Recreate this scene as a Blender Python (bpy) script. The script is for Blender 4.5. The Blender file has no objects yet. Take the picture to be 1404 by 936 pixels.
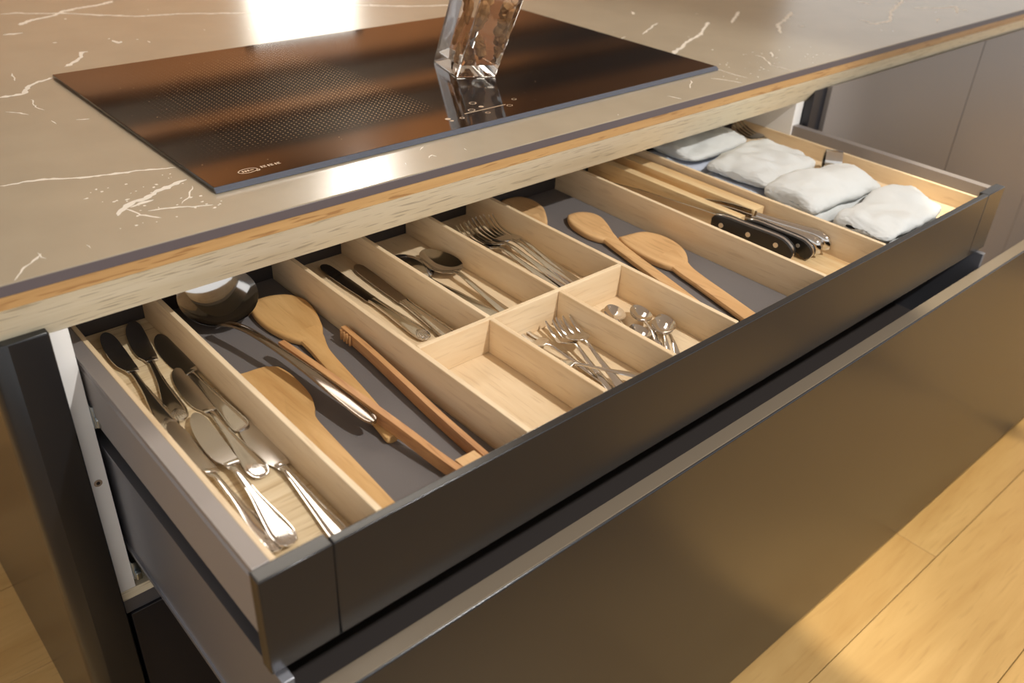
import bpy, bmesh, math, random
from mathutils import Vector, Matrix, noise
random.seed(7)
SC = bpy.context.scene
COL = SC.collection
R = math.radians

def lin(c):
    return tuple(((v/255.0)/12.92 if v/255.0 <= .04045 else ((v/255.0+.055)/1.055)**2.4) for v in c) + (1.0,)

# ------------------------------------------------------------------ camera
YAW, PIT, ROL, FPX = R(-43.0642), R(-32.3675), R(2.9292), 1218.3777
CAM = Vector((-0.1667, -0.4213, 0.4743))
fw = Vector((math.sin(-YAW)*math.cos(PIT), math.cos(YAW)*math.cos(PIT), math.sin(PIT)))
rt = fw.cross(Vector((0, 0, 1))).normalized(); up = rt.cross(fw)
rt2 = rt*math.cos(ROL) + up*math.sin(ROL); up2 = -rt*math.sin(ROL) + up*math.cos(ROL)
cd = bpy.data.cameras.new('camera'); cam = bpy.data.objects.new('camera', cd); COL.objects.link(cam)
M3 = Matrix((rt2, up2, -fw)).transposed()
cam.matrix_world = Matrix.Translation(CAM) @ M3.to_4x4()
cd.sensor_width = 36; cd.lens = FPX/1404*36; cd.clip_start = .01
cd.dof.use_dof = True; cd.dof.aperture_fstop = 5.0
cd.dof.focus_distance = (Vector((.42, .2, -.02)) - CAM).dot(fw)
SC.camera = cam

# ------------------------------------------------------------------ world, exposure
w = bpy.data.worlds.new('world'); SC.world = w; w.use_nodes = True
w.node_tree.nodes['Background'].inputs[0].default_value = (1.0, .985, .965, 1)
w.node_tree.nodes['Background'].inputs[1].default_value = .75
SC.view_settings.view_transform = 'Standard'; SC.view_settings.look = 'None'
SC.view_settings.gamma = 1; SC.view_settings.use_curve_mapping = False
SC.view_settings.exposure = 0.35

# ------------------------------------------------------------------ lamps (fixtures are built with the room)
def spot(name, loc, target, power, color, size, angle, blend, square=False):
    l = bpy.data.lights.new(name, 'SPOT'); l.energy = power; l.color = color
    l.shadow_soft_size = size; l.spot_size = R(angle); l.spot_blend = blend; l.use_square = square
    o = bpy.data.objects.new(name, l); COL.objects.link(o); o.location = loc
    d = Vector(target) - Vector(loc)
    o.rotation_euler = d.to_track_quat('-Z', 'Y').to_euler()
    return o
KEY = (0.75, -1.28, 1.84)
spot('spot_lamp_light', KEY, (.5, .2, 0), 128, (1, .97, .92), .035, 42, .35)
BACK = (2.35, 3.55, 1.86)
spot('spot_lamp_light', BACK, (.8, .6, .1), 70, (1, .94, .85), .06, 60, .6)
FLOORL = [(1.275, -.16, 1.86), (2.115, -.16, 1.86)]  # unseen spots added; square beams shaped to edge the bright floor area
for p in FLOORL:
    fl = spot('spot_lamp_light', p, (0, 0, 0), 150, (1, .88, .66), .03, 19, .03, True)
    fl.rotation_euler = (0, 0, 0)
FLOORR = (3.75, -.75, 1.86)  # unseen spot added to light the far floor that the drawer front reflects
fl = spot('spot_lamp_light', FLOORR, (0, 0, 0), 330, (1, .84, .58), .04, 41, .04, True)
fl.rotation_euler = (0, 0, 0)
WASH = [(1.4, 3.0, 1.84), (3.0, 3.0, 1.84)]  # unseen lamps added to brighten the back wall mirrored in the hob
for wl in WASH:
    spot('spot_lamp_light', wl, (wl[0], 4.0, .9), 110, (1, .82, .58), .05, 110, .5)

# ------------------------------------------------------------------ materials
def mat(name):
    m = bpy.data.materials.new(name); m.use_nodes = True
    nt = m.node_tree; b = nt.nodes['Principled BSDF']
    return m, nt, b
def N(nt, t, **kw):
    n = nt.nodes.new(t)
    for k, v in kw.items(): setattr(n, k, v)
    return n
def plain(name, c, rough=.5, metal=0, bump=0, bscale=400, spec=.5, var=0):
    m, nt, b = mat(name)
    b.inputs['Base Color'].default_value = lin(c); b.inputs['Roughness'].default_value = rough
    b.inputs['Metallic'].default_value = metal; b.inputs['Specular IOR Level'].default_value = spec
    tc = N(nt, 'ShaderNodeTexCoord')
    if var:
        nz = N(nt, 'ShaderNodeTexNoise'); nz.inputs['Scale'].default_value = 14; nz.inputs['Detail'].default_value = 4
        nt.links.new(tc.outputs['Object'], nz.inputs['Vector'])
        mx = N(nt, 'ShaderNodeMix', data_type='RGBA')
        a = lin(c); mx.inputs[6].default_value = tuple(x*(1-var) for x in a[:3]) + (1,)
        mx.inputs[7].default_value = tuple(min(1, x*(1+var)) for x in a[:3]) + (1,)
        nt.links.new(nz.outputs[0], mx.inputs[0]); nt.links.new(mx.outputs[2], b.inputs['Base Color'])
    if bump:
        nz = N(nt, 'ShaderNodeTexNoise'); nz.inputs['Scale'].default_value = bscale; nz.inputs['Detail'].default_value = 2
        nt.links.new(tc.outputs['Object'], nz.inputs['Vector'])
        bp = N(nt, 'ShaderNodeBump'); bp.inputs['Strength'].default_value = bump; bp.inputs['Distance'].default_value = .001
        nt.links.new(nz.outputs[0], bp.inputs['Height']); nt.links.new(bp.outputs[0], b.inputs['Normal'])
    return m
def wood(name, c1, c2, axis=1, scale=26, stretch=14, rough=.45, pores=0, pore_c=(120, 90, 55), pore_scale=1.0, rnd=0, big=.5):
    """grain runs along axis; c1 light, c2 dark; pores adds fine dark dashes"""
    m, nt, b = mat(name)
    tc = N(nt, 'ShaderNodeTexCoord'); mp = N(nt, 'ShaderNodeMapping')
    s = [scale]*3; s[axis] = scale/stretch
    mp.inputs['Scale'].default_value = s
    oi = N(nt, 'ShaderNodeObjectInfo')
    ad = N(nt, 'ShaderNodeVectorMath', operation='MULTIPLY_ADD')
    cmb = N(nt, 'ShaderNodeCombineXYZ')
    for i in range(3): nt.links.new(oi.outputs['Random'], cmb.inputs[i])
    ad.inputs[1].default_value = (7.3, 3.1, 5.7)
    nt.links.new(cmb.outputs[0], ad.inputs[0]); nt.links.new(tc.outputs['Object'], ad.inputs[2])
    nt.links.new(ad.outputs[0], mp.inputs['Vector'])
    nz = N(nt, 'ShaderNodeTexNoise'); nz.inputs['Scale'].default_value = 1; nz.inputs['Detail'].default_value = 6
    nz.inputs['Roughness'].default_value = .65; nz.inputs['Distortion'].default_value = .6
    nt.links.new(mp.outputs[0], nz.inputs['Vector'])
    cr = N(nt, 'ShaderNodeValToRGB')
    cr.color_ramp.elements[0].position = .3; cr.color_ramp.elements[0].color = lin(c2)
    cr.color_ramp.elements[1].position = .68; cr.color_ramp.elements[1].color = lin(c1)
    nt.links.new(nz.outputs[0], cr.inputs[0])
    out = cr.outputs[0]
    if rnd:
        hsv = N(nt, 'ShaderNodeHueSaturation')
        mr = N(nt, 'ShaderNodeMapRange'); mr.inputs[3].default_value = 1-rnd; mr.inputs[4].default_value = 1+rnd
        nt.links.new(oi.outputs['Random'], mr.inputs[0]); nt.links.new(mr.outputs[0], hsv.inputs['Value'])
        nt.links.new(out, hsv.inputs['Color']); out = hsv.outputs[0]
    if pores:
        mp2 = N(nt, 'ShaderNodeMapping'); s2 = [260*pore_scale]*3; s2[axis] = 22*pore_scale
        mp2.inputs['Scale'].default_value = s2
        nt.links.new(ad.outputs[0], mp2.inputs['Vector'])
        n2 = N(nt, 'ShaderNodeTexNoise'); n2.inputs['Scale'].default_value = 1; n2.inputs['Detail'].default_value = 1
        nt.links.new(mp2.outputs[0], n2.inputs['Vector'])
        r2 = N(nt, 'ShaderNodeValToRGB'); r2.color_ramp.elements[0].position = .60; r2.color_ramp.elements[1].position = .70
        r2.color_ramp.elements[0].color = (0, 0, 0, 1); r2.color_ramp.elements[1].color = (pores, pores, pores, 1)
        nt.links.new(n2.outputs[0], r2.inputs[0])
        mx = N(nt, 'ShaderNodeMix', data_type='RGBA'); mx.inputs[7].default_value = lin(pore_c)
        nt.links.new(r2.outputs[0], mx.inputs[0]); nt.links.new(out, mx.inputs[6]); out = mx.outputs[2]
    nt.links.new(out, b.inputs['Base Color'])
    b.inputs['Roughness'].default_value = rough
    bp = N(nt, 'ShaderNodeBump'); bp.inputs['Strength'].default_value = .12; bp.inputs['Distance'].default_value = .001
    nt.links.new(nz.outputs[0], bp.inputs['Height']); nt.links.new(bp.outputs[0], b.inputs['Normal'])
    return m

MT = {}
MT['stone'] = plain('taupe_stone', (168, 156, 135), .22, 0, .05, 900, .5, .12)
MT['vein'] = plain('white_vein', (226, 218, 205), .4, bump=.1, bscale=200)
MT['edge'] = plain('dark_slab_edge', (92, 82, 84), .45)
MT['ash_pale'] = wood('pale_ash', (246, 236, 212), (228, 214, 182), 0, 30, 16, .5, .5, (150, 130, 96), 1.3)
MT['ash_amber'] = wood('amber_ash', (196, 156, 102), (166, 124, 74), 0, 40, 18, .5, .6, (130, 84, 40), 1.4)
MT['beech'] = wood('pale_beech', (238, 217, 184), (220, 192, 152), 1, 30, 12, .42, .18, (170, 130, 86), 1.2)
MT['beech_x'] = wood('pale_beech_cross', (238, 217, 184), (220, 192, 152), 0, 30, 12, .42, .18, (170, 130, 86), 1.2)
MT['oak_floorlet'] = wood('light_oak', (234, 216, 182), (204, 178, 136), 0, 70, 22, .5, .45, (160, 126, 82), 1.0)
MT['acacia'] = wood('two_tone_wood', (238, 216, 172), (206, 162, 106), 1, 34, 14, .42, .2, (150, 100, 50))
MT['spoonwood'] = wood('beech_spoon', (220, 180, 122), (194, 148, 90), 1, 40, 9, .5, .25, (170, 120, 66))
MT['spoonwood_d'] = wood('oiled_beech_spoon', (228, 188, 136), (206, 160, 108), 1, 40, 9, .5, .25, (150, 100, 54))
MT['tongwood'] = wood('brown_bamboo', (208, 160, 108), (174, 120, 76), 1, 90, 26, .42, .3, (130, 78, 40))
MT['floorwood'] = wood('oak_plank', (214, 178, 118), (188, 148, 88), 0, 13, 9, .42, .2, (160, 120, 66), .6, .07)
MT['brown_wall'] = wood('brown_panel', (158, 108, 66), (130, 86, 50), 0, 6, 12, .5)
MT['front'] = plain('dark_bronze_lacquer', (25, 25, 27), .25, 0, .03, 1500, .62)
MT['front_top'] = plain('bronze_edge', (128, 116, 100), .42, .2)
MT['navy'] = plain('dark_navy_lacquer', (34, 33, 38), .36, 0)
MT['side_metal'] = plain('grey_drawer_metal', (146, 139, 136), .42, .35)
MT['side_dark'] = plain('anthracite_drawer_metal', (116, 117, 124), .30, .5)
MT['mat'] = plain('grey_mat', (110, 105, 104), .75, 0, .35, 1600)
MT['back'] = plain('dark_back', (58, 52, 50), .6)
MT['white'] = plain('white_melamine', (238, 236, 233), .5)
MT['door'] = plain('grey_taupe_lacquer', (134, 126, 121), .45, 0, .03, 900)
MT['steel'] = plain('polished_steel', (216, 213, 210), .09, 1)
MT['steel_b'] = plain('satin_steel', (206, 202, 199), .2, 1)
MT['steel_dark'] = plain('dark_steel', (150, 140, 132), .14, 1)
MT['galv'] = plain('galvanised_steel', (176, 186, 192), .3, 1)
MT['black'] = plain('black_handle', (26, 25, 26), .4)
MT['rivet'] = plain('rivet_metal', (214, 206, 192), .3, .6)
MT['towel'] = plain('white_terry', (212, 214, 213), .95, 0, .5, 1400, .1)
MT['towel_b'] = plain('bluish_white_terry', (196, 203, 218), .95, 0, .5, 1400, .1)
MT['print'] = plain('pale_print', (196, 170, 140), .5)
MT['ceil'] = plain('ceiling_paint', (214, 204, 192), .8)
MT['dark_trim'] = plain('dark_trim', (48, 38, 32), .6)
MT['shadowgap'] = plain('dark_carcass', (30, 26, 24), .7)
MT['bark'] = wood('dry_bark', (214, 164, 108), (132, 88, 50), 2, 60, 4, .7)
MT['lamp_body'] = plain('white_lamp_body', (220, 216, 210), .5)

def glass_mat():
    m, nt, b = mat('clear_glass')
    b.inputs['Base Color'].default_value = (1, 1, 1, 1); b.inputs['Roughness'].default_value = .01
    b.inputs['Transmission Weight'].default_value = 1; b.inputs['IOR'].default_value = 1.48
    return m
MT['glass'] = glass_mat()
def emit(name, c, s):
    m, nt, b = mat(name)
    b.inputs['Base Color'].default_value = (0, 0, 0, 1)
    b.inputs['Emission Color'].default_value = lin(c); b.inputs['Emission Strength'].default_value = s
    return m
MT['window'] = emit('daylit_window', (255, 246, 232), 9)
MT['panelglow'] = emit('panel_glow', (255, 244, 228), 5.5)
MT['lampglow'] = emit('lamp_glow', (255, 226, 180), 14)

def hob_mat():
    m, nt, b = mat('black_ceramic_glass')
    tc = N(nt, 'ShaderNodeTexCoord')
    sx = N(nt, 'ShaderNodeSeparateXYZ'); nt.links.new(tc.outputs['Object'], sx.inputs[0])
    P = .0064; rot = 0
    mp = N(nt, 'ShaderNodeMapping'); mp.inputs['Rotation'].default_value = (0, 0, rot); mp.inputs['Scale'].default_value = (1/P, 1/P, 0)
    nt.links.new(tc.outputs['Object'], mp.inputs[0])
    fr = N(nt, 'ShaderNodeVectorMath', operation='FRACTION'); nt.links.new(mp.outputs[0], fr.inputs[0])
    sb = N(nt, 'ShaderNodeVectorMath', operation='SUBTRACT'); sb.inputs[1].default_value = (.5, .5, 0); nt.links.new(fr.outputs[0], sb.inputs[0])
    ln = N(nt, 'ShaderNodeVectorMath', operation='LENGTH'); nt.links.new(sb.outputs[0], ln.inputs[0])
    lt = N(nt, 'ShaderNodeMath', operation='LESS_THAN'); lt.inputs[1].default_value = .15; nt.links.new(ln.outputs['Value'], lt.inputs[0])
    def rng(sock, a, bb, c, d):
        # 1 inside [b,c], fading to 0 at a and d
        r1 = N(nt, 'ShaderNodeMapRange'); r1.inputs[1].default_value = a; r1.inputs[2].default_value = bb
        r2 = N(nt, 'ShaderNodeMapRange'); r2.inputs[1].default_value = c; r2.inputs[2].default_value = d; r2.inputs[3].default_value = 1; r2.inputs[4].default_value = 0
        nt.links.new(sock, r1.inputs[0]); nt.links.new(sock, r2.inputs[0])
        mu = N(nt, 'ShaderNodeMath', operation='MULTIPLY'); nt.links.new(r1.outputs[0], mu.inputs[0]); nt.links.new(r2.outputs[0], mu.inputs[1])
        return mu.outputs[0]
    # object origin is the centre of the hob; cooking zone on its left half, glare painted by fading its dots
    mx_ = rng(sx.outputs[0], -.385, -.12, -.10, -.06); my_ = rng(sx.outputs[1], -.165, -.14, .1, .23)
    mu = N(nt, 'ShaderNodeMath', operation='MULTIPLY'); nt.links.new(mx_, mu.inputs[0]); nt.links.new(my_, mu.inputs[1])
    mu2 = N(nt, 'ShaderNodeMath', operation='MULTIPLY'); nt.links.new(mu.outputs[0], mu2.inputs[0]); nt.links.new(lt.outputs[0], mu2.inputs[1])
    # dust specks
    vo = N(nt, 'ShaderNodeTexVoronoi'); vo.inputs['Scale'].default_value = 130; nt.links.new(tc.outputs['Object'], vo.inputs['Vector'])
    vl = N(nt, 'ShaderNodeMath', operation='LESS_THAN'); vl.inputs[1].default_value = .10; nt.links.new(vo.outputs['Distance'], vl.inputs[0])
    wn = N(nt, 'ShaderNodeMath', operation='GREATER_THAN'); wn.inputs[1].default_value = .80
    nt.links.new(vo.outputs['Color'], wn.inputs[0])
    sp = N(nt, 'ShaderNodeMath', operation='MULTIPLY'); nt.links.new(vl.outputs[0], sp.inputs[0]); nt.links.new(wn.outputs[0], sp.inputs[1])
    sp2 = N(nt, 'ShaderNodeMath', operation='MULTIPLY'); sp2.inputs[1].default_value = .35; nt.links.new(sp.outputs[0], sp2.inputs[0])
    mxx = N(nt, 'ShaderNodeMath', operation='MAXIMUM'); nt.links.new(mu2.outputs[0], mxx.inputs[0]); nt.links.new(sp2.outputs[0], mxx.inputs[1])
    mc = N(nt, 'ShaderNodeMix', data_type='RGBA'); mc.inputs[6].default_value = lin((22, 15, 11)); mc.inputs[7].default_value = lin((214, 184, 146))
    nt.links.new(mxx.outputs[0], mc.inputs[0]); nt.links.new(mc.outputs[2], b.inputs['Base Color'])
    b.inputs['Roughness'].default_value = .06; b.inputs['IOR'].default_value = 1.75
    return m
MT['hob'] = hob_mat()
MT['hob_edge'] = plain('glass_edge_sky_sheen', (120, 128, 146), .12, .6)  # blue-grey tint paints the reflected sky onto the bevel

# ------------------------------------------------------------------ mesh helpers
def finish(name, bm, m, parent=None, origin=None, smooth=True, angle=35, flat_area=None):
    """link bm (world coords unless parent) as one object. top level: origin = base point"""
    bmesh.ops.recalc_face_normals(bm, faces=bm.faces)
    me = bpy.data.meshes.new(name)
    if origin is not None: bmesh.ops.translate(bm, verts=bm.verts, vec=-Vector(origin))
    elif parent is not None: bmesh.ops.translate(bm, verts=bm.verts, vec=-world_loc(parent))
    bm.to_mesh(me); bm.free()
    me.materials.append(MT[m] if isinstance(m, str) else m)
    if smooth:
        for p in me.polygons: p.use_smooth = True
        me.set_sharp_from_angle(angle=R(angle))
        keep_flat(me)
    o = bpy.data.objects.new(name, me); COL.objects.link(o)
    if parent is not None: o.parent = parent
    if origin is not None: o.location = origin
    return o
def keep_flat(me):
    # the broad flat faces of a bevelled board keep their own normal
    if len(me.polygons) < 200:
        big = max(p.area for p in me.polygons)
        for p in me.polygons:
            if p.area > big*.02: p.use_smooth = False
def world_loc(o):
    v = Vector(o.location)
    while o.parent: o = o.parent; v += Vector(o.location)
    return v
def tag(o, label, cat, group=None, kind=None):
    o['label'] = label; o['category'] = cat
    if group: o['group'] = group
    if kind: o['kind'] = kind
    return o
def thing(name, loc, label, cat, group=None):
    o = bpy.data.objects.new(name, None); o.empty_display_size = .02; COL.objects.link(o); o.location = loc
    return tag(o, label, cat, group)
def part_empty(name, loc, parent, label=None):
    o = bpy.data.objects.new(name, None); o.empty_display_size = .02; COL.objects.link(o)
    o.parent = parent; o.location = Vector(loc)-world_loc(parent)
    if label: o['label'] = label
    return o
def struct(o): o['kind'] = 'structure'; return o
def box(bm, x0, x1, y0, y1, z0, z1, bev=0, seg=2):
    vs = [bm.verts.new(p) for p in ((x0, y0, z0), (x1, y0, z0), (x1, y1, z0), (x0, y1, z0), (x0, y0, z1), (x1, y0, z1), (x1, y1, z1), (x0, y1, z1))]
    fs = [bm.faces.new([vs[i] for i in f]) for f in ((3, 2, 1, 0), (4, 5, 6, 7), (0, 1, 5, 4), (1, 2, 6, 5), (2, 3, 7, 6), (3, 0, 4, 7))]
    if bev:
        es = list({e for f in fs for e in f.edges})
        bmesh.ops.bevel(bm, geom=es, offset=bev, segments=seg, affect='EDGES', profile=.5)
def boxo(name, m, b, parent=None, origin=None, bev=0, seg=2):
    bm = bmesh.new(); box(bm, *b, bev=bev, seg=seg)
    return finish(name, bm, m, parent, origin)
def prism(bm, pts, axis, a0, a1, bev=0, seg=2):
    """polygon pts (2D) extruded along axis from a0 to a1"""
    def P(p, a):
        if axis == 0: return (a, p[0], p[1])
        if axis == 1: return (p[0], a, p[1])
        return (p[0], p[1], a)
    n = len(pts)
    A = [bm.verts.new(P(p, a0)) for p in pts]; B = [bm.verts.new(P(p, a1)) for p in pts]
    fa = bm.faces.new(A); fb = bm.faces.new(B[::-1])
    sides = [bm.faces.new((A[i], A[(i+1) % n], B[(i+1) % n], B[i])) for i in range(n)]
    if bev:
        es = list({e for f in (fa, fb) for e in f.edges})
        bmesh.ops.bevel(bm, geom=es, offset=bev, segments=seg, affect='EDGES', profile=.5)
def spline(pts, n=6, closed=True):
    out = []; m = len(pts)
    rng = range(m) if closed else range(m-1)
    for i in rng:
        g = lambda k: Vector(pts[k % m]) if closed else Vector(pts[max(0, min(m-1, k))])
        p0, p1, p2, p3 = g(i-1), g(i), g(i+1), g(i+2)
        for j in range(n):
            t = j/n
            out.append(.5*((2*p1)+(-p0+p2)*t+(2*p0-5*p1+4*p2-p3)*t*t+(-p0+3*p1-3*p2+p3)*t**3))
    if not closed: out.append(Vector(pts[-1]))
    return out
def loft(bm, st, n=12, p=2.6):
    """st: list of (x, y, z, half width along X, half thickness along Z); rings in XZ plane"""
    rings = []
    for (x, y, z, hw, ht) in st:
        ring = []
        for k in range(n):
            a = 2*math.pi*k/n; c, s = math.cos(a), math.sin(a)
            ring.append(bm.verts.new((x+hw*math.copysign(abs(c)**(2/p), c), y, z+ht*math.copysign(abs(s)**(2/p), s))))
        rings.append(ring)
    for a, b in zip(rings, rings[1:]):
        for k in range(n): bm.faces.new((a[k], a[(k+1) % n], b[(k+1) % n], b[k]))
    bm.faces.new(rings[0]); bm.faces.new(rings[-1][::-1])
def smooth_st(st, n=5):
    return [tuple(v) for v in spline5(st, n)]
def spline5(pts, n):
    out = []; m = len(pts)
    for i in range(m-1):
        g = lambda k: pts[max(0, min(m-1, k))]
        p0, p1, p2, p3 = g(i-1), g(i), g(i+1), g(i+2)
        for j in range(n):
            t = j/n
            out.append([.5*((2*b)+(-a+c)*t+(2*a-5*b+4*c-d)*t*t+(-a+3*b-3*c+d)*t**3) for a, b, c, d in zip(p0, p1, p2, p3)])
    out.append(list(pts[-1]))
    for o in out: o[3] = max(o[3], .0003); o[4] = max(o[4], .0003)
    return out
def bowl(bm, cx, cy, hw, hl, depth, z, th=.0011, nr=7, na=28, egg=.15):
    """spoon bowl: dish open to +Z with its rim at z"""
    def layer(dz, k):
        L = [[bm.verts.new((cx, cy, z-depth+dz))]]
        for i in range(1, nr+1):
            r = i/nr; ring = []
            for a in range(na):
                t = 2*math.pi*a/na; c, s = math.cos(t), math.sin(t)
                wv = hw*(1-egg*s)
                ring.append(bm.verts.new((cx+r*k*wv*c, cy+r*k*hl*s, z-depth*(1-r**2.2)+dz*(1 if i < nr else .6))))
            L.append(ring)
        for a in range(na): bm.faces.new((L[0][0], L[1][a], L[1][(a+1) % na]))
        for i in range(1, nr):
            for a in range(na): bm.faces.new((L[i][a], L[i][(a+1) % na], L[i+1][(a+1) % na], L[i+1][a]))
        return L[-1]
    a_ = layer(0, 1); b_ = layer(-th, 1.0)
    for a in range(na): bm.faces.new((a_[a], a_[(a+1) % na], b_[(a+1) % na], b_[a]))
def tube(bm, pts, r, n=10):
    prev = None; rings = []
    for i, p in enumerate(pts):
        p = Vector(p); q = Vector(pts[min(i+1, len(pts)-1)]); o = Vector(pts[max(i-1, 0)])
        d = (q-o).normalized(); u = d.cross(Vector((0, 0, 1)))
        if u.length < 1e-4: u = Vector((1, 0, 0))
        u.normalize(); v = u.cross(d)
        rr = r[i] if isinstance(r, (list, tuple)) else r
        rings.append([bm.verts.new(p+u*rr*math.cos(2*math.pi*k/n)+v*rr*math.sin(2*math.pi*k/n)) for k in range(n)])
    for a, b in zip(rings, rings[1:]):
        for k in range(n): bm.faces.new((a[k], a[(k+1) % n], b[(k+1) % n], b[k]))
    bm.faces.new(rings[0]); bm.faces.new(rings[-1][::-1])
def cyl(bm, c, axis, r, h, n=16):
    c = Vector(c); A = []; B = []
    for k in range(n):
        a = 2*math.pi*k/n; u, v = r*math.cos(a), r*math.sin(a)
        o = [(0, u, v), (u, 0, v), (u, v, 0)][axis]; d = [(h, 0, 0), (0, h, 0), (0, 0, h)][axis]
        A.append(bm.verts.new(c+Vector(o))); B.append(bm.verts.new(c+Vector(o)+Vector(d)))
    bm.faces.new(A); bm.faces.new(B[::-1])
    for k in range(n): bm.faces.new((A[k], A[(k+1) % n], B[(k+1) % n], B[k]))

# ------------------------------------------------------------------ the room
ZF = -.674
fo = struct(boxo('floor', 'shadowgap', (-2.6, 4.6, -1.9, 4.0, ZF-.06, ZF-.014), origin=(0, 0, ZF-.06)))
row = 0; y = -.105-.19*6
pm = {}
while y < 3.9:
    x = -2.5 + (row*.47) % 1.3 - 1.3 + .02
    if abs(y+.105) < .01: x = 1.198-1.3*3
    if abs(y+.295) < .01: x = .62-1.3*2
    while x < 4.4:
        if x > -2.7 and x+1.3 < 4.7:
            bm = bmesh.new(); box(bm, x+.0005, x+1.2995, y+.0005, y+.1895, ZF-.014, ZF, bev=.0008, seg=1)
            finish('plank', bm, 'floorwood', parent=fo)
        x += 1.3
    y += .19; row += 1
ceil_z = 1.9
struct(boxo('ceiling', 'ceil', (-3, 6.8, -2.4, 4.1, ceil_z, ceil_z+.05), origin=(0, 0, ceil_z)))
wb = struct(boxo('wall_back', 'brown_wall', (-3, 7, 4.0, 4.1, ZF-.06, ceil_z), origin=(0, 4, ZF-.06)))
struct(boxo('trim_1', 'dark_trim', (-2.9, 6.9, 3.93, 4.0, 1.40, 1.56), origin=(0, 3.96, 1.4)))
struct(boxo('trim_2', 'dark_trim', (-2.9, 6.9, 3.93, 4.0, 1.17, 1.29), origin=(0, 3.96, 1.17)))
wn_ = struct(boxo('window_1', 'window', (2.0, 2.62, 3.985, 4.0, -.5, .97), origin=(2.3, 3.99, -.5)))
for (a, b_, c, d) in ((1.96, 2.0, -.54, 1.01), (2.62, 2.66, -.54, 1.01), (2.0, 2.62, .97, 1.01), (2.0, 2.62, -.54, -.5)):
    boxo('window_frame', 'dark_trim', (a, b_, 3.96, 4.0, c, d), parent=wn_)
def lampfix(p, label):
    t = thing('ceiling_spotlight', (p[0], p[1], ceil_z), label, 'lamp')
    bm = bmesh.new(); cyl(bm, (p[0], p[1], p[2]+.025), 2, .04, ceil_z-p[2]-.025, 20); finish('housing', bm, 'lamp_body', parent=t)
    bm = bmesh.new(); cyl(bm, (p[0], p[1], p[2]+.021), 2, .03, .003, 20); finish('lens', bm, 'lampglow', parent=t)
    return t
lampfix(KEY, 'white ceiling spotlight in front of the open drawer')
lampfix(FLOORL[0], 'added white ceiling spotlight straight above the floor by the drawer corner')
lampfix(FLOORL[1], 'added white ceiling spotlight above the floor before the first grey unit')
lampfix(FLOORR, 'added white ceiling spotlight farthest right, shining on the floor before the grey units')
lampfix(WASH[0], 'left ceiling spotlight added to brighten the brown wall')
lampfix(WASH[1], 'right ceiling spotlight added to brighten the brown wall')
lampfix(BACK, 'white ceiling spotlight close to the brown wall above the window')

pl = thing('ceiling_panel_light', (1.0, 1.9, ceil_z), 'rectangular white ceiling panel light over the back of the island', 'lamp')
boxo('panel_frame', 'lamp_body', (.28, 1.72, 1.58, 2.22, 1.872, ceil_z-.0005), parent=pl)
boxo('diffuser', 'panelglow', (.30, 1.70, 1.60, 2.20, 1.868, 1.8715), parent=pl)

# ------------------------------------------------------------------ worktop
ZT = .1126; YC = .3078
wt = thing('worktop', (1.2, .9, .09), 'taupe stone worktop with white veins and a wooden front edge', 'worktop')
HX0, HX1, HY0, HY1 = .1702, .9803, .379, .8512
boxo('stone_slab', 'stone', (-.075, 3.4, YC+.0012, 1.95, .1035, ZT), parent=wt, bev=.0012)
boxo('slab_edge', 'edge', (-.075, 3.4, YC, YC+.0013, .1028, ZT-.0008), parent=wt)
bm = bmesh.new(); prism(bm, [(YC+.001, .1027), (YC+.001, .0905), (.33, .0905), (.33, .1027)], 0, -.072, 3.4, bev=.0006)
o = finish('amber_edge', bm, 'ash_amber', parent=wt); o['label'] = 'amber wooden edge strip'
bm = bmesh.new(); prism(bm, [(YC+.0012, .0902), (.345, .038), (.40, .038), (.40, .0902)], 0, -.058, 3.4, bev=.0006)
o = finish('bevelled_rail', bm, 'ash_pale', parent=wt); o['label'] = 'pale ash bevelled grip rail'
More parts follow.
